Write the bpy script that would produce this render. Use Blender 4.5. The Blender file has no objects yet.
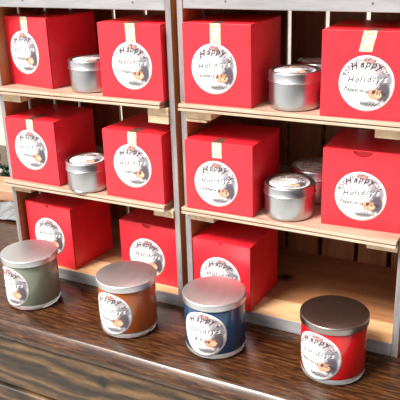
import bpy, bmesh, math, random
from mathutils import Vector, Matrix
random.seed(7)
SC = bpy.context.scene
COL = SC.collection

# ---------------------------------------------------------------- camera
cam_data = bpy.data.cameras.new('camera')
cam_data.sensor_width = 36.0
cam_data.lens = 701.17 * 36.0 / 400.0
cam_data.clip_start = 0.02
cam = bpy.data.objects.new('camera', cam_data)
COL.objects.link(cam)
yaw, pitch, roll = .4943, .3637, -.0335
F = Vector((-math.sin(yaw)*math.cos(pitch), math.cos(yaw)*math.cos(pitch), -math.sin(pitch)))
R0 = Vector((math.cos(yaw), math.sin(yaw), 0)); U0 = R0.cross(F)
R1 = math.cos(roll)*R0 + math.sin(roll)*U0
U1 = -math.sin(roll)*R0 + math.cos(roll)*U0
M = Matrix.Identity(4)
for i in range(3):
    M[i][0] = R1[i]; M[i][1] = U1[i]; M[i][2] = -F[i]
M[0][3], M[1][3], M[2][3] = .4135, -.6994, .4579
cam.matrix_world = M
SC.camera = cam

# ---------------------------------------------------------------- world, sun, exposure
w = bpy.data.worlds.new('world'); SC.world = w; w.use_nodes = True
wn = w.node_tree; bg = wn.nodes['Background']
tc = wn.nodes.new('ShaderNodeTexCoord'); dp = wn.nodes.new('ShaderNodeVectorMath'); dp.operation = 'DOT_PRODUCT'
wn.links.new(tc.outputs['Generated'], dp.inputs[0]); dp.inputs[1].default_value = Vector((-.66, -.40, .63))
rp = wn.nodes.new('ShaderNodeValToRGB'); wn.links.new(dp.outputs['Value'], rp.inputs[0])
rp.color_ramp.elements[0].position = -.1; rp.color_ramp.elements[0].color = (.05, .045, .045, 1)
rp.color_ramp.elements[0].position = 0.0
rp.color_ramp.elements[1].position = .95; rp.color_ramp.elements[1].color = (1, .98, .95, 1)
wn.links.new(rp.outputs[0], bg.inputs[0]); bg.inputs[1].default_value = 1.5
sd = bpy.data.lights.new('sun', 'SUN'); sd.energy = 7.5; sd.angle = math.radians(22); sd.color = (1, .95, .88)
sun = bpy.data.objects.new('sun', sd); COL.objects.link(sun)
sun.rotation_euler = Vector((-.42, -.66, 1.0)).to_track_quat('Z', 'Y').to_euler()
SC.view_settings.view_transform = 'Standard'
SC.view_settings.look = 'None'
SC.view_settings.gamma = 1
SC.view_settings.use_curve_mapping = False
SC.view_settings.exposure = 0.0

# ---------------------------------------------------------------- material helpers
class NT:
    def __init__(s, name):
        s.m = bpy.data.materials.new(name); s.m.use_nodes = True
        s.t = s.m.node_tree; s.b = s.t.nodes['Principled BSDF']
    def n(s, typ, **kw):
        o = s.t.nodes.new(typ)
        for k, v in kw.items(): setattr(o, k, v)
        return o
    def l(s, a, b): s.t.links.new(a, b)
    def put(s, sock, v):
        if isinstance(v, (int, float)): sock.default_value = v
        elif isinstance(v, tuple): sock.default_value = v if len(v) == len(sock.default_value) else (*v, 1)
        else: s.l(v, sock)
    def math(s, op, a, b=0.0, c=0.0, clamp=False):
        o = s.n('ShaderNodeMath', operation=op, use_clamp=clamp)
        s.put(o.inputs[0], a); s.put(o.inputs[1], b); s.put(o.inputs[2], c)
        return o.outputs[0]
    def mix(s, f, a, b):
        o = s.n('ShaderNodeMix', data_type='RGBA')
        s.put(o.inputs[0], f); s.put(o.inputs[6], a); s.put(o.inputs[7], b)
        return o.outputs[2]
    def ramp(s, f, stops):
        o = s.n('ShaderNodeValToRGB')
        e = o.color_ramp.elements
        while len(e) < len(stops): e.new(.5)
        for x, (p, c) in zip(e, stops): x.position = p; x.color = (*c, 1)
        s.put(o.inputs[0], f); return o.outputs[0]
    def noise(s, vec, scale, detail=4, rough=.55, dist=0):
        o = s.n('ShaderNodeTexNoise')
        s.l(vec, o.inputs['Vector']); o.inputs['Scale'].default_value = scale
        o.inputs['Detail'].default_value = detail; o.inputs['Roughness'].default_value = rough
        o.inputs['Distortion'].default_value = dist
        return o.outputs['Fac']
    def coords(s, kind='Object', scale=(1, 1, 1), loc=(0, 0, 0), rot=(0, 0, 0)):
        tc = s.n('ShaderNodeTexCoord'); mp = s.n('ShaderNodeMapping')
        s.l(tc.outputs[kind], mp.inputs[0])
        mp.inputs['Scale'].default_value = scale; mp.inputs['Location'].default_value = loc; mp.inputs['Rotation'].default_value = rot
        return mp.outputs[0]
    def bump(s, h, strength=.3, dist=.001):
        o = s.n('ShaderNodeBump'); s.put(o.inputs['Height'], h)
        o.inputs['Strength'].default_value = strength; o.inputs['Distance'].default_value = dist
        s.l(o.outputs[0], s.b.inputs['Normal'])
    def set(s, **kw):
        for k, v in kw.items(): s.put(s.b.inputs[k.replace('_', ' ')], v)
        return s.m

def plain(name, col, rough=.5, metal=0, **kw):
    t = NT(name); t.set(Base_Color=col, Roughness=rough, Metallic=metal, **kw); return t.m

def wood(name, stops, grain=(1, 1, 12), scale=30, rough=.6, bump=.25, rings=None, coat=0, dark_spots=(), dirt=None):
    """grain: object axes stretch; the small number runs along the fibres"""
    t = NT(name)
    v = t.coords('Object', scale=grain)
    f1 = t.noise(v, scale, 6, .6, .3)
    f2 = t.noise(v, scale*4.5, 4, .7)
    f = t.math('MULTIPLY_ADD', f2, .35, t.math('MULTIPLY', f1, .75))
    f = t.math('SUBTRACT', f, .05)
    if rings:
        wv = t.n('ShaderNodeTexWave', wave_type='BANDS', bands_direction=rings[0])
        t.l(t.coords('Object', scale=rings[2]), wv.inputs[0])
        wv.inputs['Scale'].default_value = rings[1]; wv.inputs['Distortion'].default_value = 9
        wv.inputs['Detail'].default_value = 3; wv.inputs['Detail Scale'].default_value = 1.6
        f = t.math('MULTIPLY_ADD', wv.outputs['Fac'], .28, t.math('MULTIPLY', f, .8))
    c = t.ramp(f, stops)
    for (kx, ky, kz, kr, kc) in dark_spots:
        p = t.coords('Object', loc=(-kx, -ky, -kz))
        d = t.n('ShaderNodeVectorMath', operation='LENGTH'); t.l(p, d.inputs[0])
        nn = t.noise(p, 160, 3)
        k = t.math('ADD', t.math('DIVIDE', d.outputs['Value'], kr), t.math('MULTIPLY_ADD', nn, 1.0, -.5))
        k = t.math('SUBTRACT', 1.45, k, clamp=True)
        c = t.mix(k, c, kc)
    if dirt:
        dn = t.noise(t.coords('Object', scale=(1, 1, 1)), dirt[0], 4, .6)
        c = t.mix(t.math('MULTIPLY', t.math('SUBTRACT', dn, dirt[1], clamp=True), dirt[2], clamp=True), c, dirt[3])
    t.set(Base_Color=c, Roughness=rough)
    if coat: t.set(Coat_Weight=coat, Coat_Roughness=.12)
    t.bump(f, bump, .0008)
    return t.m

MAT = {}
# weathered grey face of the crates and the warm bare wood inside
MAT['grey_wood_z'] = wood('grey_weathered_wood', [(.3, (.10, .09, .09)), (.5, (.25, .235, .24)), (.72, (.42, .40, .41))], grain=(1, 1, .12), scale=55, rough=.6)
MAT['grey_wood_x'] = wood('grey_washed_board', [(.3, (.20, .195, .205)), (.5, (.31, .31, .33)), (.72, (.43, .43, .46))], grain=(.1, 1, 1), scale=50, rough=.6)
MAT['slat_wood'] = wood('warm_slat_wood', [(.3, (.25, .085, .036)), (.5, (.38, .155, .062)), (.75, (.50, .25, .11))], grain=(1, 1, .1), scale=60, rough=.6)
MAT['board_wood'] = wood('pale_pine_board', [(.3, (.36, .19, .09)), (.5, (.60, .37, .19)), (.75, (.76, .54, .32))], grain=(.1, 1, 1), scale=45, rough=.5,
    dark_spots=[(.108, .105, .017, .011, (.03, .02, .015)), (.085, .085, .017, .008, (.10, .05, .03))])  # two dark marks on the crate floor
MAT['board_shaded'] = wood('pine_board_painted_shade', [(.3, (.22, .09, .04)), (.5, (.38, .175, .08)), (.75, (.52, .27, .13))], grain=(.1, 1, 1), scale=45, rough=.5,  # pine darkened in its colour to imitate shade deep in the crate
    dark_spots=[(.108, .105, .017, .011, (.015, .01, .008)), (.085, .085, .017, .008, (.05, .025, .015))])  # same two dark marks, deeper in tone
MAT['shelf_wood'] = wood('light_plywood', [(.3, (.26, .145, .10)), (.5, (.43, .27, .20)), (.75, (.56, .39, .31))], grain=(.08, 1, 1), scale=60, rough=.5)
MAT['shelf_edge'] = wood('cut_plywood_edge', [(.3, (.36, .26, .18)), (.7, (.58, .47, .36))], grain=(.2, 1, 1), scale=90, rough=.6)
MAT['cleat_wood'] = wood('bare_cleat_wood', [(.3, (.50, .35, .20)), (.5, (.66, .50, .32)), (.75, (.78, .64, .45))], grain=(1, .2, 1), scale=80, rough=.6, dirt=(120, .55, 4, (.35, .2, .1)))
MAT['counter_top'] = wood('varnished_dark_counter', [(.34, (.010, .004, .002)), (.47, (.034, .012, .0045)), (.58, (.085, .033, .011)), (.74, (.22, .10, .034))], grain=(.10, 1, 1), scale=300, rough=.24, bump=.05)
MAT['fascia'] = wood('varnished_rough_plank', [(.30, (.005, .003, .002)), (.44, (.026, .013, .005)), (.58, (.072, .037, .014)), (.78, (.16, .088, .035))], grain=(.16, 1, 1), scale=170, rough=.48, bump=.12, coat=.06,
    rings=('Z', 15, (.22, 1, 1)), dark_spots=[(-.0385, -.125, -.050, .0085, (.002, .001, .001)), (.105, -.125, -.045, .005, (.01, .006, .004))])  # knots in the front plank
MAT['wall'] = wood('pale_plaster', [(.3, (.42, .40, .36)), (.6, (.62, .60, .54)), (.8, (.74, .72, .66))], grain=(1, 1, 1), scale=9, rough=.9, bump=.1)
MAT['ground'] = wood('pale_concrete', [(.3, (.40, .40, .38)), (.7, (.62, .62, .60))], grain=(1, 1, 1), scale=8, rough=.9, bump=.1)

def card_red():
    t = NT('red_coated_card')
    v = t.coords('Object')
    n = t.noise(v, 45, 3)
    c = t.ramp(n, [(.3, (.76, .016, .030)), (.7, (.84, .022, .040))])
    t.set(Base_Color=c, Roughness=.38, Coat_Weight=.15, Coat_Roughness=.3)
    t.bump(t.noise(v, 14, 2), .06, .002)
    return t.m
MAT['card'] = card_red()
MAT['card_inner'] = plain('red_card_tuck_flap', (.40, .004, .010), .5)

def tape():
    t = NT('gold_patterned_tape')
    v = t.coords('UV', scale=(3, 3, 1))
    vo = t.n('ShaderNodeTexVoronoi'); t.l(v, vo.inputs['Vector']); vo.inputs['Scale'].default_value = 1.6
    n = t.noise(v, 3, 3)
    f = t.math('MULTIPLY_ADD', n, .5, t.math('MULTIPLY', vo.outputs['Distance'], .7))
    c = t.ramp(f, [(.35, (.50, .33, .17)), (.5, (.70, .53, .33)), (.75, (.88, .78, .62))])
    t.set(Base_Color=c, Roughness=.35, Metallic=.15); return t.m
MAT['tape'] = tape()
def tape_dark():
    t = NT('tape_with_dark_scribble')
    v = t.coords('UV', scale=(2.2, 2.2, 1))
    n = t.noise(v, 4.5, 3, .6, 1.5)
    f = t.math('ABSOLUTE', t.math('SUBTRACT', n, .5))
    c = t.ramp(f, [(.05, (.03, .01, .01)), (.10, (.35, .14, .09)), (.2, (.5, .25, .14))])
    t.set(Base_Color=c, Roughness=.35); return t.m
MAT['tape_fold'] = tape_dark()

def label_mat():
    """white round sticker: soft garland tint over the top, dark bloom with an orange glow low on the right"""
    t = NT('printed_white_sticker')
    uv = t.coords('UV')
    sep = t.n('ShaderNodeSeparateXYZ'); t.l(uv, sep.inputs[0]); U, V = sep.outputs[0], sep.outputs[1]
    wob = t.math('MULTIPLY_ADD', t.noise(uv, 3.2, 4, .65), .7, -.35)
    fine = t.math('MULTIPLY_ADD', t.noise(uv, 9, 3, .6), .5, -.25)
    def blob(cx, cy, rx, ry, edge=3.0, amp=1.0):
        a = t.math('DIVIDE', t.math('SUBTRACT', U, cx), rx); b = t.math('DIVIDE', t.math('SUBTRACT', V, cy), ry)
        d = t.math('SQRT', t.math('ADD', t.math('MULTIPLY', a, a), t.math('MULTIPLY', b, b)))
        d = t.math('ADD', d, t.math('MULTIPLY', t.math('ADD', wob, fine), amp))
        return t.math('MULTIPLY', t.math('SUBTRACT', 1.0, d, clamp=True), edge, clamp=True)
    c = (.86, .86, .87, 1)
    c = t.mix(t.math('MULTIPLY', blob(-.35, .42, .50, .38, 2, 1.6), .45), c, (.62, .42, .44, 1))
    c = t.mix(t.math('MULTIPLY', blob(.45, .62, .48, .28, 2, 1.4), .75), c, (.26, .20, .24, 1))
    c = t.mix(t.math('MULTIPLY', blob(.05, .82, .28, .14, 3, 1), .8), c, (.35, .10, .08, 1))
    c = t.mix(t.math('MULTIPLY', blob(.60, .18, .42, .34, 2.5, 1), .85), c, (.15, .14, .18, 1))
    c = t.mix(blob(.60, -.28, .40, .46, 2.5, .9), c, (.09, .07, .09, 1))
    c = t.mix(t.math('MULTIPLY', blob(.30, -.34, .30, .24, 3, 1.2), .9), c, (.62, .27, .16, 1))
    c = t.mix(t.math('MULTIPLY', blob(.45, -.36, .16, .12, 4, 1.6), .9), c, (.80, .50, .30, 1))
    c = t.mix(t.math('MULTIPLY', blob(.20, -.72, .42, .14, 3, 1.6), .75), c, (.12, .10, .12, 1))
    r = t.math('SQRT', t.math('ADD', t.math('MULTIPLY', U, U), t.math('MULTIPLY', V, V)))
    c = t.mix(t.math('MULTIPLY', t.math('SUBTRACT', r, .92, clamp=True), 40, clamp=True), c, (.88, .88, .88, 1))
    t.set(Base_Color=c, Roughness=.32); return t.m
MAT['label'] = label_mat()
MAT['ink_grey'] = plain('grey_ink', (.035, .03, .045), .5)
MAT['ink_black'] = plain('black_pen_ink', (.03, .03, .04), .5)
MAT['ink_red'] = plain('brick_red_ink', (.30, .05, .04), .5)
MAT['ink_white'] = plain('white_ink', (.9, .9, .9), .5)

def brushed(name, col, rough, sc=(1, 1, 1), scale=400, b=.05, metal=1):
    t = NT(name); v = t.coords('Object', scale=sc); n = t.noise(v, scale, 3)
    t.set(Base_Color=t.mix(n, tuple(x*.85 for x in col), col), Roughness=t.math('MULTIPLY_ADD', n, .12, rough-.06), Metallic=metal)
    t.bump(n, b, .0002); return t.m
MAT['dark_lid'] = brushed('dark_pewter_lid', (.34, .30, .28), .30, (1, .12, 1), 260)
MAT['lid_metal'] = brushed('brushed_silver_lid', (.66, .67, .69), .42, (1, .12, 1), 260, .1)
MAT['tin_metal'] = brushed('satin_tin', (.56, .57, .59), .30, (1, 1, 1), 60, 0)
MAT['nail'] = plain('dull_steel_nail', (.25, .24, .23), .4, 1)
MAT['clear_glass'] = plain('clear_glass', (.93, .96, .95), .06, Transmission_Weight=.75, IOR=1.47)
for nm, c in dict(sage=(.20, .225, .17), amber=(.33, .075, .014), navy=(.010, .050, .125), scarlet=(.55, .006, .010)).items():
    MAT[nm] = plain(nm+'_tinted_jar', c, .22, Coat_Weight=.3, Coat_Roughness=.06)
MAT['leaf'] = wood('dark_green_leaf', [(.3, (.008, .03, .018)), (.7, (.05, .10, .06))], grain=(1, 1, 1), scale=60, rough=.5)
MAT['stem'] = plain('brown_stem', (.12, .07, .04), .7)
MAT['flower'] = plain('whitish_bud', (.75, .74, .70), .6)
MAT['grey_cloth'] = wood('grey_woven_cloth', [(.35, (.10, .105, .115)), (.65, (.26, .27, .29))], grain=(3, .5, 1), scale=60, rough=.9)
MAT['peach_wood'] = wood('peach_coloured_wood', [(.3, (.30, .12, .06)), (.7, (.62, .36, .24))], grain=(.2, 1, 1), scale=40, rough=.6)

# ---------------------------------------------------------------- object helpers
def link(o, parent=None):
    COL.objects.link(o)
    if parent: o.parent = parent
    return o
def tag(o, label=None, cat=None, group=None, kind=None):
    if label: o['label'] = label
    if cat: o['category'] = cat
    if group: o['group'] = group
    if kind: o['kind'] = kind
    return o
def thing(name, loc=(0, 0, 0), rz=0, **kw):
    o = bpy.data.objects.new(name, None); o.empty_display_size = .02
    o.location = loc; o.rotation_euler = (0, 0, rz); link(o)
    return tag(o, **kw)
def obj(name, bm, mats, parent=None, smooth=False, loc=None):
    me = bpy.data.meshes.new(name)
    if smooth:
        for f in bm.faces: f.smooth = True
    bmesh.ops.recalc_face_normals(bm, faces=bm.faces[:]) if smooth != 'keep' else None
    bm.to_mesh(me); bm.free()
    for m in (mats if isinstance(mats, (list, tuple)) else [mats]): me.materials.append(MAT[m])
    o = bpy.data.objects.new(name, me)
    if loc: o.location = loc
    link(o, parent)
    return o
def add_box(bm, x0, x1, y0, y1, z0, z1, bev=.0006, segs=2, wob=0):
    r = bmesh.ops.create_cube(bm, size=1)
    for v in r['verts']:
        v.co.x = x0+(v.co.x+.5)*(x1-x0); v.co.y = y0+(v.co.y+.5)*(y1-y0); v.co.z = z0+(v.co.z+.5)*(z1-z0)
        if wob: v.co += Vector([random.uniform(-wob, wob) for _ in range(3)])
    if bev:
        es = list({e for v in r['verts'] for e in v.link_edges})
        bmesh.ops.bevel(bm, geom=es, offset=bev, segments=segs, affect='EDGES', profile=.5)
def box(*a, **k):
    bm = bmesh.new(); add_box(bm, *a, **k); return bm
def prism(pts, z0, z1, bev=.0004):
    """pts: outline in xy, extruded along z"""
    bm = bmesh.new()
    a = [bm.verts.new((x, y, z0)) for x, y in pts]; b = [bm.verts.new((x, y, z1)) for x, y in pts]
    bm.faces.new(a[::-1]); bm.faces.new(b)
    n = len(pts)
    for i in range(n): bm.faces.new((a[i], a[(i+1) % n], b[(i+1) % n], b[i]))
    if bev: bmesh.ops.bevel(bm, geom=bm.edges[:], offset=bev, segments=1, affect='EDGES')
    return bm
def face_mat(bm, fn):
    bm.normal_update()
    for f in bm.faces: f.material_index = fn(f)
def lathe(bm, prof, n=64, mi=None):
    rings = []
    for r, z in prof:
        if r < 1e-6: rings.append([bm.verts.new((0, 0, z))])
        else: rings.append([bm.verts.new((r*math.cos(2*math.pi*k/n), r*math.sin(2*math.pi*k/n), z)) for k in range(n)])
    for i in range(len(rings)-1):
        A, B = rings[i], rings[i+1]
        for k in range(n):
            q = (k+1) % n
            if len(A) == 1 and len(B) == 1: continue
            if len(A) == 1: f = bm.faces.new((A[0], B[q], B[k]))
            elif len(B) == 1: f = bm.faces.new((A[k], A[q], B[0]))
            else: f = bm.faces.new((A[k], A[q], B[q], B[k]))
            if mi: f.material_index = mi[i]
    return bm
def autosmooth(o, deg=35):
    for p in o.data.polygons: p.use_smooth = True
    me = o.data
    bm = bmesh.new(); bm.from_mesh(me)
    for e in bm.edges:
        if len(e.link_faces) == 2 and e.calc_face_angle(0) > math.radians(deg): e.smooth = False
    bm.to_mesh(me); bm.free()
    return o

# glyph outlines from the built-in font, kept as plain triangles
_gl = {}
def glyph(ch):
    if ch in _gl: return _gl[ch]
    cu = bpy.data.curves.new('g', 'FONT'); cu.body = ch; cu.size = 1; cu.shear = .35; cu.offset = .012; cu.resolution_u = 2
    o = bpy.data.objects.new('g', cu); COL.objects.link(o)
    dg = bpy.context.evaluated_depsgraph_get()
    me = bpy.data.meshes.new_from_object(o.evaluated_get(dg))
    vs = [v.co.copy() for v in me.vertices]; fs = [tuple(p.vertices) for p in me.polygons]
    wd = max([v.x for v in vs], default=.25)
    bpy.data.objects.remove(o); bpy.data.curves.remove(cu); bpy.data.meshes.remove(me)
    _gl[ch] = (vs, fs, wd); return _gl[ch]
def put_text(bm, s, u, v, size, ang, mapf, w, mi, arc=0, squash=1.0):
    """s laid from (u, v) in label units, turning by arc radians per unit of advance"""
    a = ang
    for ch in s:
        if ch == ' ': u += math.cos(a)*size*.32; v += math.sin(a)*size*.32; continue
        vs, fs, wd = glyph(ch)
        ca, sa = math.cos(a), math.sin(a)
        vv = [bm.verts.new(mapf(u+(p.x*ca*squash-p.y*sa)*size, v+(p.x*sa*squash+p.y*ca)*size, w)) for p in vs]
        for f in fs:
            try: bm.faces.new([vv[i] for i in f]).material_index = mi
            except ValueError: pass
        adv = (wd+.03)*size*squash
        u += ca*adv; v += sa*adv; a += arc*adv
    return u, v
def disc(mapf, th, rings=10, n=48):
    bm = bmesh.new(); uvl = bm.loops.layers.uv.new('UVMap'); uvs = {}
    def V(u, v, w):
        x = bm.verts.new(mapf(u, v, w)); uvs[x] = (u, v); return x
    c = V(0, 0, th); prev = None
    for i in range(1, rings+1):
        r = i/rings
        ring = [V(r*math.cos(2*math.pi*k/n), r*math.sin(2*math.pi*k/n), th) for k in range(n)]
        for k in range(n):
            q = (k+1) % n
            bm.faces.new((c, ring[k], ring[q]) if prev is None else (prev[k], ring[k], ring[q], prev[q]))
        prev = ring
    low = [V(math.cos(2*math.pi*k/n), math.sin(2*math.pi*k/n), 0) for k in range(n)]
    for k in range(n): bm.faces.new((prev[k], low[k], low[(k+1) % n], prev[(k+1) % n]))
    for f in bm.faces:
        for lp in f.loops: lp[uvl].uv = uvs[lp.vert]
    return bm
def make_label(parent, mapf, scent, flip=False, scale=1, loc=None):
    lb = obj('label', disc(mapf, .0003), 'label', parent, smooth=True)
    bm = bmesh.new()
    put_text(bm, 'Happy', -.58, .42, .36*scale, .42, mapf, .0005, 0, arc=-.75)
    u, v = put_text(bm, 'Holid', -.70, .0, .29*scale, .10, mapf, .00045, 0)
    put_text(bm, 'ays', u, v, .31*scale, .10, mapf, .00045, 0)
    put_text(bm, 'ays', u+.03, v-.03, .31*scale, .10, mapf, .0006, 2)
    if scent: put_text(bm, scent, -.80, -.30, .235*scale, -.05, mapf, .0006, 1, squash=.66 if len(scent) > 11 else .85)
    rs = random.Random(len(scent)*7+3)
    for k in range(46):                                    # printed sprigs along the upper rim
        a = math.radians(rs.uniform(15, 168)); r = rs.uniform(.70, .93); t = rs.uniform(0, 3.14)
        u, v = r*math.cos(a), r*math.sin(a); l = rs.uniform(.035, .075); q = .018
        du, dv = math.cos(t), math.sin(t)
        vs = [bm.verts.new(mapf(u+x*du-y*dv, v+x*dv+y*du, .00042)) for x, y in ((-l, 0), (0, -q), (l, 0), (0, q))]
        bm.faces.new(vs).material_index = 0 if k % 3 else 3
    # small flourish under the picture
    prev = None
    for k in range(34):
        t = k/33; u = -.18+.62*t; v = -.74+.045*math.sin(t*34)+.02*math.sin(t*71); hw = .018
        a = bm.verts.new(mapf(u, v-hw, .0006)); b = bm.verts.new(mapf(u, v+hw, .0006))
        if prev: bm.faces.new((prev[0], a, b, prev[1])).material_index = 1
        prev = (a, b)
    obj('lettering', bm, ['ink_grey', 'ink_black', 'ink_white', 'ink_red'], lb, smooth='keep')
    return lb

# ================================================================ setting
# cross-section with a worn, rounded-off front edge, run along x
pr = [(-.1205, 0), (-.1225, -.0006), (-.1240, -.0020), (-.1272, -.0062), (-.1300, -.0102), (-.1314, -.0130), (-.1320, -.0160), (-.1312, -.0200), (-.1290, -.0240), (-.1250, -.0260), (.50, -.0260), (.50, 0)]
bm = bmesh.new()
NX = 60
cols = [[bm.verts.new((-1.6+3.1*i/NX, y+.0004*math.sin(i*1.7), z)) for y, z in pr] for i in range(NX+1)]
for A, B in zip(cols, cols[1:]):
    for k in range(len(pr)): q = (k+1) % len(pr); bm.faces.new((A[k], B[k], B[q], A[q]))
bm.faces.new(cols[0]); bm.faces.new(cols[-1][::-1])
cl = obj('wooden_counter', bm, 'counter_top'); autosmooth(cl, 50)
tag(cl, 'dark varnished wooden counter with a shiny rounded front edge carrying the crates and jars', 'counter')
root = thing('plank_cladding', (0, -.112, -.9), label='rough varnished planks facing the counter below its rounded edge', cat='planks')
def plank(z0, z1, y0):
    bm = bmesh.new(); add_box(bm, -1.6, 1.5, y0, -.100, z0, z1, bev=.003, segs=3)
    o = obj('plank', bm, 'fascia', root, loc=(0, .112, .9)); autosmooth(o, 60); return o
plank(-.1010, -.0262, -.1255)
plank(-.205, -.1030, -.1290)
plank(-.42, -.207, -.1265)
plank(-.66, -.422, -.1275)
plank(-.90, -.662, -.1265)
tag(obj('floor', box(-4, 4, -4, 1.1, -.95, -.90, bev=0), 'ground'), kind='structure')
tag(obj('wall_back', box(-4, 4, 1.1, 1.2, -.9, .95, bev=0), 'wall'), kind='structure')

# ================================================================ crates
def make_crate(x0, x1, H, shelf_z, gaps_back, label, cleats):
    root = thing('wooden_crate', ((x0+x1)/2, 0, 0), label=label, cat='crate', group='wooden display crates')
    ox = (x0+x1)/2; D = .192; T = .0075
    def slat_mat(f): return 1 if f.normal.y < -.6 else 0
    def part(name, bm, mats): return obj(name, bm, mats, root, loc=(-ox, 0, 0))
    # thick end boards, lying at the bottom and the top
    for z0, z1 in ((0, .0169), (H, H+.0175)):
        bm = box(x0+T, x1-T, 0.0005, .0440, z0, z1, bev=.0007, wob=.0001)
        face_mat(bm, lambda f: 1 if f.normal.y < -.6 else 0)
        part('end_board', bm, ['board_wood', 'grey_wood_x'])
        part('end_board', box(x0+T, x1-T, .0446, D, z0, z1-.0003, bev=.0007, wob=.0001), 'board_shaded')
    ys = (0, .0475, .0525, .1025, .1075, .1600, .1655, D)
    for xa, xb in ((x0, x0+T), (x1-T, x1)):
        for k in range(4):
            bm = box(xa, xb, ys[2*k], ys[2*k+1], 0, H+.0175, bev=.0007, wob=.0002)
            face_mat(bm, slat_mat); part('side_slat', bm, ['slat_wood', 'grey_wood_z'])
    g = [x0] + [v for c in gaps_back for v in (c-.0030, c+.0030)] + [x1]
    for k in range(len(g)//2):
        bm = box(g[2*k], g[2*k+1], D+.0002, D+.0065, 0, H+.0175, bev=.0007, wob=.0002)
        part('back_slat', bm, 'slat_wood')
    for (xa, xb, z0, z1) in cleats:
        bm = box(xa, xb, -.0030, .186, z0, z1, bev=.0008, wob=.0002)
        part('cleat', bm, 'cleat_wood')
    for xx in ((x0+.06), (x1-.05)):
        bm = bmesh.new()
        bmesh.ops.create_cone(bm, segments=12, radius1=.0012, radius2=.0010, depth=.0006, cap_ends=True,
                              matrix=Matrix.Translation((xx, .0003, H+.0085)) @ Matrix.Rotation(math.pi/2, 4, 'X'))
        part('nail_head', bm, 'nail')
    return root
LX0, LX1, RX0, RX1 = -.2661, .0072, .0152, .2837
make_crate(LX0, LX1, .3776, None, (-.2034, -.1475, -.095, -.045), 'left wooden crate stood on end with grey weathered edges and two shelves of boxes',
    [(LX0+.0080, LX0+.0400, .2555, .2664), (-.0290, -.0005, .2565, .2664), (-.0290, -.0005, .2465, .2562), (LX0+.0080, LX0+.0375, .1270, .1364), (-.0290, -.0005, .1262, .1364)])
make_crate(RX0, RX1, .3804, None, (.0752, .1268, .1797, .2262), 'right wooden crate stood on end with an empty space at its bottom right',
    [(.0230, .0560, .2565, .2668), (.0230, .0500, .2530, .2562), (.2440, .2759, .2560, .2668), (.0230, .0560, .1292, .1386), (.2420, .2759, .1310, .1386)])

def make_shelf(xa, xb, ia, ib, z, label, rz=0):
    """front lip laps over the crate's edges at xa..xb, the rest fits between the sides ia..ib"""
    root = thing('shelf', ((xa+xb)/2, 0, z+.0002), label=label, cat='shelf', group='thin plywood shelves in the crates')
    ox = (xa+xb)/2
    def outline(y0):
        p = [(xa, y0), (xb, y0)]
        if xb > ib: p += [(xb, -.0006), (ib, -.0006)]
        p += [(min(ib, xb), .186), (ia, .186)]
        p += [(ia, -.0006), (xa, -.0006)] if xa < ia else []
        return p
    for nm, za, zb, y0 in (('lower_board', 0.0002, .0030, -.0128), ('upper_board', .0043, .0080, -.0120)):
        bm = prism([(x-ox, y) for x, y in outline(y0)], za, zb, .0003)
        face_mat(bm, lambda f: 1 if f.normal.y < -.6 else 0)
        obj(nm, bm, ['shelf_wood', 'shelf_edge'], root)
    # the thin dark joint between both boards
    obj('joint', prism([(x-ox, y) for x, y in outline(-.0085)], .0030, .0043, 0), 'slat_wood', root)
    return root
make_shelf(-.2655, -.0062, LX0+.0080, -.0062, .2667, 'upper shelf of the left crate, pale plywood under two red boxes and a tin')
make_shelf(-.2680, -.0074, LX0+.0080, -.0074, .1367, 'lower shelf of the left crate, pale plywood whose end shows beside the crate side')
make_shelf(.0185, .2830, .0236, .2753, .2671, 'upper shelf of the right crate, pale plywood above the middle row')
make_shelf(.0170, .2757, .0236, .2753, .1393, 'lower shelf of the right crate, pale plywood above the empty space')

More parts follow.
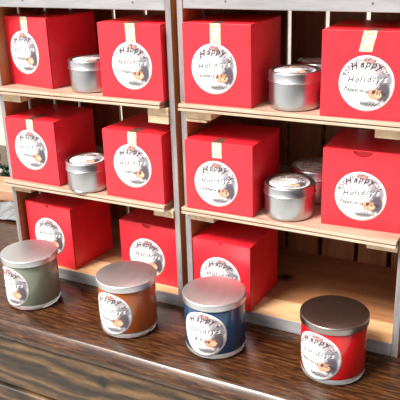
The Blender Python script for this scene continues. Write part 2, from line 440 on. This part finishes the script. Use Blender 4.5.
# ================================================================ red boxes
def notch_panel(wd, h, y0, y1, nr, nd, nx=0):
    """front panel with a thumb notch in its top edge; outline in xz, thickness y0..y1"""
    pts = [(-wd/2, 0), (wd/2, 0), (wd/2, h)]
    if nr:
        pts += [(nx+nr, h)]
        for k in range(1, 12):
            a = math.pi*k/12; pts.append((nx+nr*math.cos(a), h-nd*math.sin(a)))
        pts += [(nx-nr, h)]
    pts += [(-wd/2, h)]
    bm = bmesh.new()
    a = [bm.verts.new((x, y0, z)) for x, z in pts]; b = [bm.verts.new((x, y1, z)) for x, z in pts]
    bm.faces.new(a); bm.faces.new(b[::-1])
    n = len(pts)
    for i in range(n): bm.faces.new((a[i], b[i], b[(i+1) % n], a[(i+1) % n]))
    return bm
def make_box(bl, br, z, h, lab, scent, label, tp=None, notch=None, depth=.0860):
    """bl, br: the two lower front corners; lab: label centre (x, z); tp: tape outline on the front"""
    bl = Vector((*bl, 0)); br = Vector((*br, 0)); wd = (br-bl).length; ang = math.atan2(br.y-bl.y, br.x-bl.x)
    mid = (bl+br)/2
    root = thing('gift_box', (mid.x, mid.y, z), ang, label=label, cat='box', group='red candle boxes in the crates')
    hw = wd/2
    obj('carton', box(-hw, hw, .0022, depth, 0.0001, h-.0012, bev=.0007), 'card', root)
    obj('tuck_flap', box(-hw+.001, hw-.001, .0016, .0020, .004, h-.0012, bev=0), 'card_inner', root)
    obj('front_panel', notch_panel(wd, h-.0004, 0, .0007, *(notch or (0, 0))), 'card', root)
    bm = bmesh.new(); add_box(bm, -hw, hw, .0012, depth, h-.0011, h, bev=.0004)
    for v in bm.verts:                                     # the closed lid bows up a touch
        v.co.z += 0
    obj('lid_flap', bm, 'card', root)
    ca, sa = math.cos(-ang), math.sin(-ang)
    lx = (lab[0]-mid.x)/math.cos(ang); lz = lab[1]-z; Rr = .0280; tilt = random.uniform(-.06, .06)
    ct, st = math.cos(tilt), math.sin(tilt)
    mapf = lambda u, v, w_: Vector((lx+(u*ct-v*st)*Rr, -w_-.00005, lz+(u*st+v*ct)*Rr))
    make_label(root, mapf, scent)
    if tp:
        (ax, bx, cx, dx, zb, back) = tp      # top left x, top right x, bottom right x, bottom left x, bottom z, run on the lid
        L = lambda x: (x-mid.x)/math.cos(ang)
        ax, bx, cx, dx = map(L, (ax, bx, cx, dx)); zb -= z
        bm = bmesh.new(); uvl = bm.loops.layers.uv.new('UVMap')
        rows = []
        N = 8
        for k in range(N+1):
            t = k/N; rows.append(((dx+(ax-dx)*t, -.0002, zb+(h+.0002-zb)*t), (cx+(bx-cx)*t, -.0002, zb+(h+.0002-zb)*t), t*2))
        sl = (ax-dx)/(h-zb)
        for k in range(1, 7):
            t = k/6*back; zz = h+.0003
            rows.append(((ax+sl*t, -.0002+t, zz), (bx+sl*t, -.0002+t, zz), 2+t/.011))
        vs = [(bm.verts.new(a), bm.verts.new(b), s) for a, b, s in rows]
        for p, q in zip(vs, vs[1:]):
            f = bm.faces.new((p[0], p[1], q[1], q[0]))
            for lp, uvv in zip(f.loops, ((0, p[2]), (1, p[2]), (1, q[2]), (0, q[2]))): lp[uvl].uv = uvv
            f.material_index = 1 if p[2] >= 1.99 else 0
        o = obj('tape', bm, ['tape', 'tape_fold'], root)
        sm = o.modifiers.new('thickness', 'SOLIDIFY'); sm.thickness = .00015; sm.offset = 1
    return root
TL1, TR1, TL2, TR2, TB = .2667+.0083, .2671+.0083, .1367+.0083, .1393+.0083, .0170
make_box((-.2580, .0190), (-.1775, .0058), TL1, .0895, (-.2243, .3184), 'Cinnamon', 'taped red box at the far left of the top row, beside a silver tin', (-.2255, -.2125, -.2130, -.2255, .3455, .03))
make_box((-.0905, -.0060), (-.0035, -.0072), TL1, .0884, (-.0446, .3144), 'Cinnamon &', 'taped red box in the top row, just right of the left silver tin', (-.0510, -.0375, -.0370, -.0505, .3420, .018))
make_box((.0237, -.0047), (.1070, -.0053), TR1, .0905, (.0624, .3163), 'Cashmere & Fig', 'taped red box in the top row of the right crate, against the left side', (.0585, .0715, .0715, .0585, .3440, .018))
make_box((.1869, -.0085), (.2730, -.0060), TR1, .0884, (.2337, .3119), 'Peppermint Mocha', 'red box with slanted gold tape, at the right end of the top row', (.2288, .2424, .2376, .2247, .3436, .018))
make_box((-.2580, -.0035), (-.1742, -.0045), TL2, .0885, (-.2174, .1911), 'Cinnamon', 'far left red box of the middle row, gold tape trailing over its lid', (-.2205, -.2090, -.2090, -.2205, .2185, .034))
make_box((-.0960, -.0060), (-.0094, -.0076), TL2, .0886, (-.0534, .1895), 'Cinnamon &', 'taped red box of the middle row, right of the left crate\'s tin', (-.0575, -.0445, -.0455, -.0585, .2150, .018))
make_box((.0240, -.0101), (.1098, -.0091), TR2, .0856, (.0638, .1829), 'Cashmere & Fig', 'taped red box in the middle row of the right crate, against the left side', (.0598, .0719, .0719, .0598, .2150, .018))
make_box((.1870, .0063), (.2735, .0110), TR2, .0889, (.2297, .1852), 'Peppermint Mocha', 'untaped red box with an open thumb notch, at the right end of the middle row', None, (.0105, .0062))
make_box((-.2530, .0100), (-.1695, .0040), TB, .0915, (-.2123, .0602), '', 'red box on the crate floor at the far left, behind the sage green jar', None, (.0022, .0040))
make_box((-.0985, .0190), (-.0104, .0172), TB, .0840, (-.0566, .0518), '', 'red box with a small thumb notch on the crate floor, behind the amber jar', None, (.0070, .0050))
make_box((.0240, .0005), (.1025, -.0015), TB, .0865, (.0619, .0551), '', 'red box on the crate floor behind the navy jar, left of the empty space', None, (.0022, .0035))

# ================================================================ round tins
def make_tin(x, y, z, label, R=.0290, h=.0405, scent='', rz=0.0):
    root = thing('round_tin', (x, y, z), rz, label=label, cat='tin', group='silver round tins on the shelves')
    bm = bmesh.new()
    k = h-.0125
    lathe(bm, [(0, .0002), (R*.88, .0002), (R*.93, .0007), (R*.955, .002), (R*.965, .004), (R*.965, k-.001), (R*.95, k+.002), (R*.95, h-.004), (0, h-.004)])
    autosmooth(obj('tin_body', bm, 'tin_metal', root), 50)
    bm = bmesh.new()
    lathe(bm, [(R*.965, k), (R*1.005, k), (R*1.02, k+.0008), (R*1.005, k+.0018), (R*.99, k+.0022), (R*.99, h-.0030), (R*.975, h-.0014), (R*.93, h-.0005), (R*.88, h-.0007), (R*.85, h-.0020), (R*.84, h-.0022), (0, h-.0022)])
    autosmooth(obj('tin_lid', bm, 'tin_metal', root), 50)
    mapf = lambda u, v, w_: Vector((u*R*.78, v*R*.78, h-.0021+w_))
    make_label(root, mapf, scent)
    return root
make_tin(-.1275, .0255, TL1, 'silver tin between the two red boxes of the top row in the left crate', scent='Cinnamon', rz=.1)
make_tin(-.1365, .0110, TL2, 'silver tin with a printed lid in the middle row of the left crate', scent='Cinnamon', rz=.3)
make_tin(.1474, .0222, TR1, 'front silver tin in the top row of the right crate', scent='Pine', rz=.2, h=.042)
make_tin(.1560, .0860, TR1, 'rear silver tin in the top row of the right crate, mostly hidden behind another tin', scent='Pine', rz=-.4, h=.042)
make_tin(.1435, .0211, TR2, 'front silver tin in the middle row of the right crate, printed lid catching light', scent='Pine', rz=.15, R=.0300)
make_tin(.1530, .0850, TR2, 'rear tin in the shade of the middle row of the right crate', scent='Pine', rz=.5, R=.0300, h=.042)

# ================================================================ jars on the counter
def make_jar(x, y, mat, face, scent, label, lid='lid_metal'):
    root = thing('candle_jar', (x, y, 0), label=label, cat='candle jar', group='candle jars on the counter')
    R = .0355
    bm = bmesh.new()
    lathe(bm, [(R*.80, .0069), (R*.93, .0069), (R*.975, .0078), (R, .0100), (R, .0620), (R*.985, .0635), (R*.93, .0638), (0, .0638)], 96)
    autosmooth(obj('jar_body', bm, mat, root), 50)
    bm = bmesh.new()
    lathe(bm, [(0, .0004), (R*.84, .0004), (R*.93, .0010), (R*.985, .0030), (R, .0075), (R*.992, .0084), (R*.975, .0077), (R*.93, .0068), (0, .0068)], 96)
    autosmooth(obj('glass_base', bm, 'clear_glass', root), 50)
    bm = bmesh.new()
    L = .0372
    lathe(bm, [(0, .0640), (L*.985, .0640), (L, .0646), (L, .0708), (L*.995, .0716), (L*.98, .0721), (L*.96, .0722), (L*.5, .0721), (0, .0720)], 96)
    autosmooth(obj('lid', bm, lid, root), 40)
    Lr = .0285; a0 = math.radians(face); Ro = R+.00005
    def mapf(u, v, w_):
        a = a0+u*Lr/Ro
        return Vector(((Ro+w_)*math.sin(a), -(Ro+w_)*math.cos(a), .0335+v*Lr*.985))
    make_label(root, mapf, scent)
    return root
make_jar(-.1897, -.0626, 'sage', -11, 'Fir', 'sage green jar candle, furthest left on the counter')
make_jar(-.0341, -.0662, 'amber', -4, 'Cinnamon', 'amber brown jar candle with a silver lid on the counter')
make_jar(.0838, -.0602, 'navy', 3, 'Fir & Pine', 'navy blue jar candle with a silver lid on the counter')
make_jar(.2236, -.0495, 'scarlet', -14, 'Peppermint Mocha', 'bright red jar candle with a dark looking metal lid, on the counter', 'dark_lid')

# ================================================================ things beyond the crates
tag(obj('dark_board', box(.0, .42, .245, .262, .0002, .245, bev=.001), 'fascia'), 'dark board standing behind the right crate, seen through the gaps of its back', 'board')
bm = bmesh.new()
N = 14
g = [[bm.verts.new((-.51+.13*i/N, .125+.065*j/N+.012*i/N, .0025+.006*abs(math.sin(i*.7+j*.3))*(.4+.6*j/N))) for j in range(N+1)] for i in range(N+1)]
for i in range(N):
    for j in range(N): bm.faces.new((g[i][j], g[i+1][j], g[i+1][j+1], g[i][j+1]))
o = obj('folded_cloth', bm, 'grey_cloth', smooth=True)
sm = o.modifiers.new('thickness', 'SOLIDIFY'); sm.thickness = .002
tag(o, 'crumpled grey cloth on the counter left of the crates', 'cloth')
root = thing('wooden_tray', (-.515, .246, 0), .12, label='small peach coloured wooden tray behind the grey cloth at the left edge', cat='tray')
for a in ((-.09, .09, -.03, .03, .006, .010), (-.09, .09, -.036, -.0302, .0002, .020), (-.09, .09, .0302, .036, .0002, .020)):
    obj('tray_board', box(*a, bev=.0008), 'peach_wood', root)
root = thing('evergreen_clump', (-.560, .325, .0), label='clump of dark evergreen sprigs with pale buds at the left edge', cat='greenery')
bm = bmesh.new(); bs = bmesh.new(); buds = []
for s in range(26):
    a = random.uniform(0, 6.28); el = random.uniform(.25, 1.3); Ls = random.uniform(.045, .075)
    d = Vector((math.cos(a)*math.cos(el), math.sin(a)*math.cos(el)*.7, math.sin(el)))
    q = d.to_track_quat('Z', 'Y').to_matrix().to_4x4()
    bmesh.ops.create_cone(bs, segments=6, radius1=.0012, radius2=.0006, depth=Ls, matrix=Matrix.Translation(d*Ls/2) @ q)
    for k in range(16):
        p = d*Ls*(.25+.75*k/16)
        e = (d*.5+Vector((random.uniform(-1, 1), random.uniform(-1, 1), random.uniform(-.6, 1)))).normalized()
        sd_ = e.cross(Vector((random.random(), random.random(), 1))).normalized()*.0035
        l = random.uniform(.012, .020)
        vs = [bm.verts.new(p), bm.verts.new(p+e*l*.5+sd_), bm.verts.new(p+e*l), bm.verts.new(p+e*l*.5-sd_)]
        bm.faces.new(vs)
    if s % 3 == 0: buds.append(d*Ls)
o = obj('leaves', bm, 'leaf', root, smooth='keep'); o.modifiers.new('thickness', 'SOLIDIFY').thickness = .0006
tag(o, kind='stuff')
tag(obj('stems', bs, 'stem', root), kind='stuff')
for p in buds:
    bf = bmesh.new(); bmesh.ops.create_icosphere(bf, subdivisions=2, radius=.005, matrix=Matrix.Translation(p)); obj('bud', bf, 'flower', root, smooth=True)
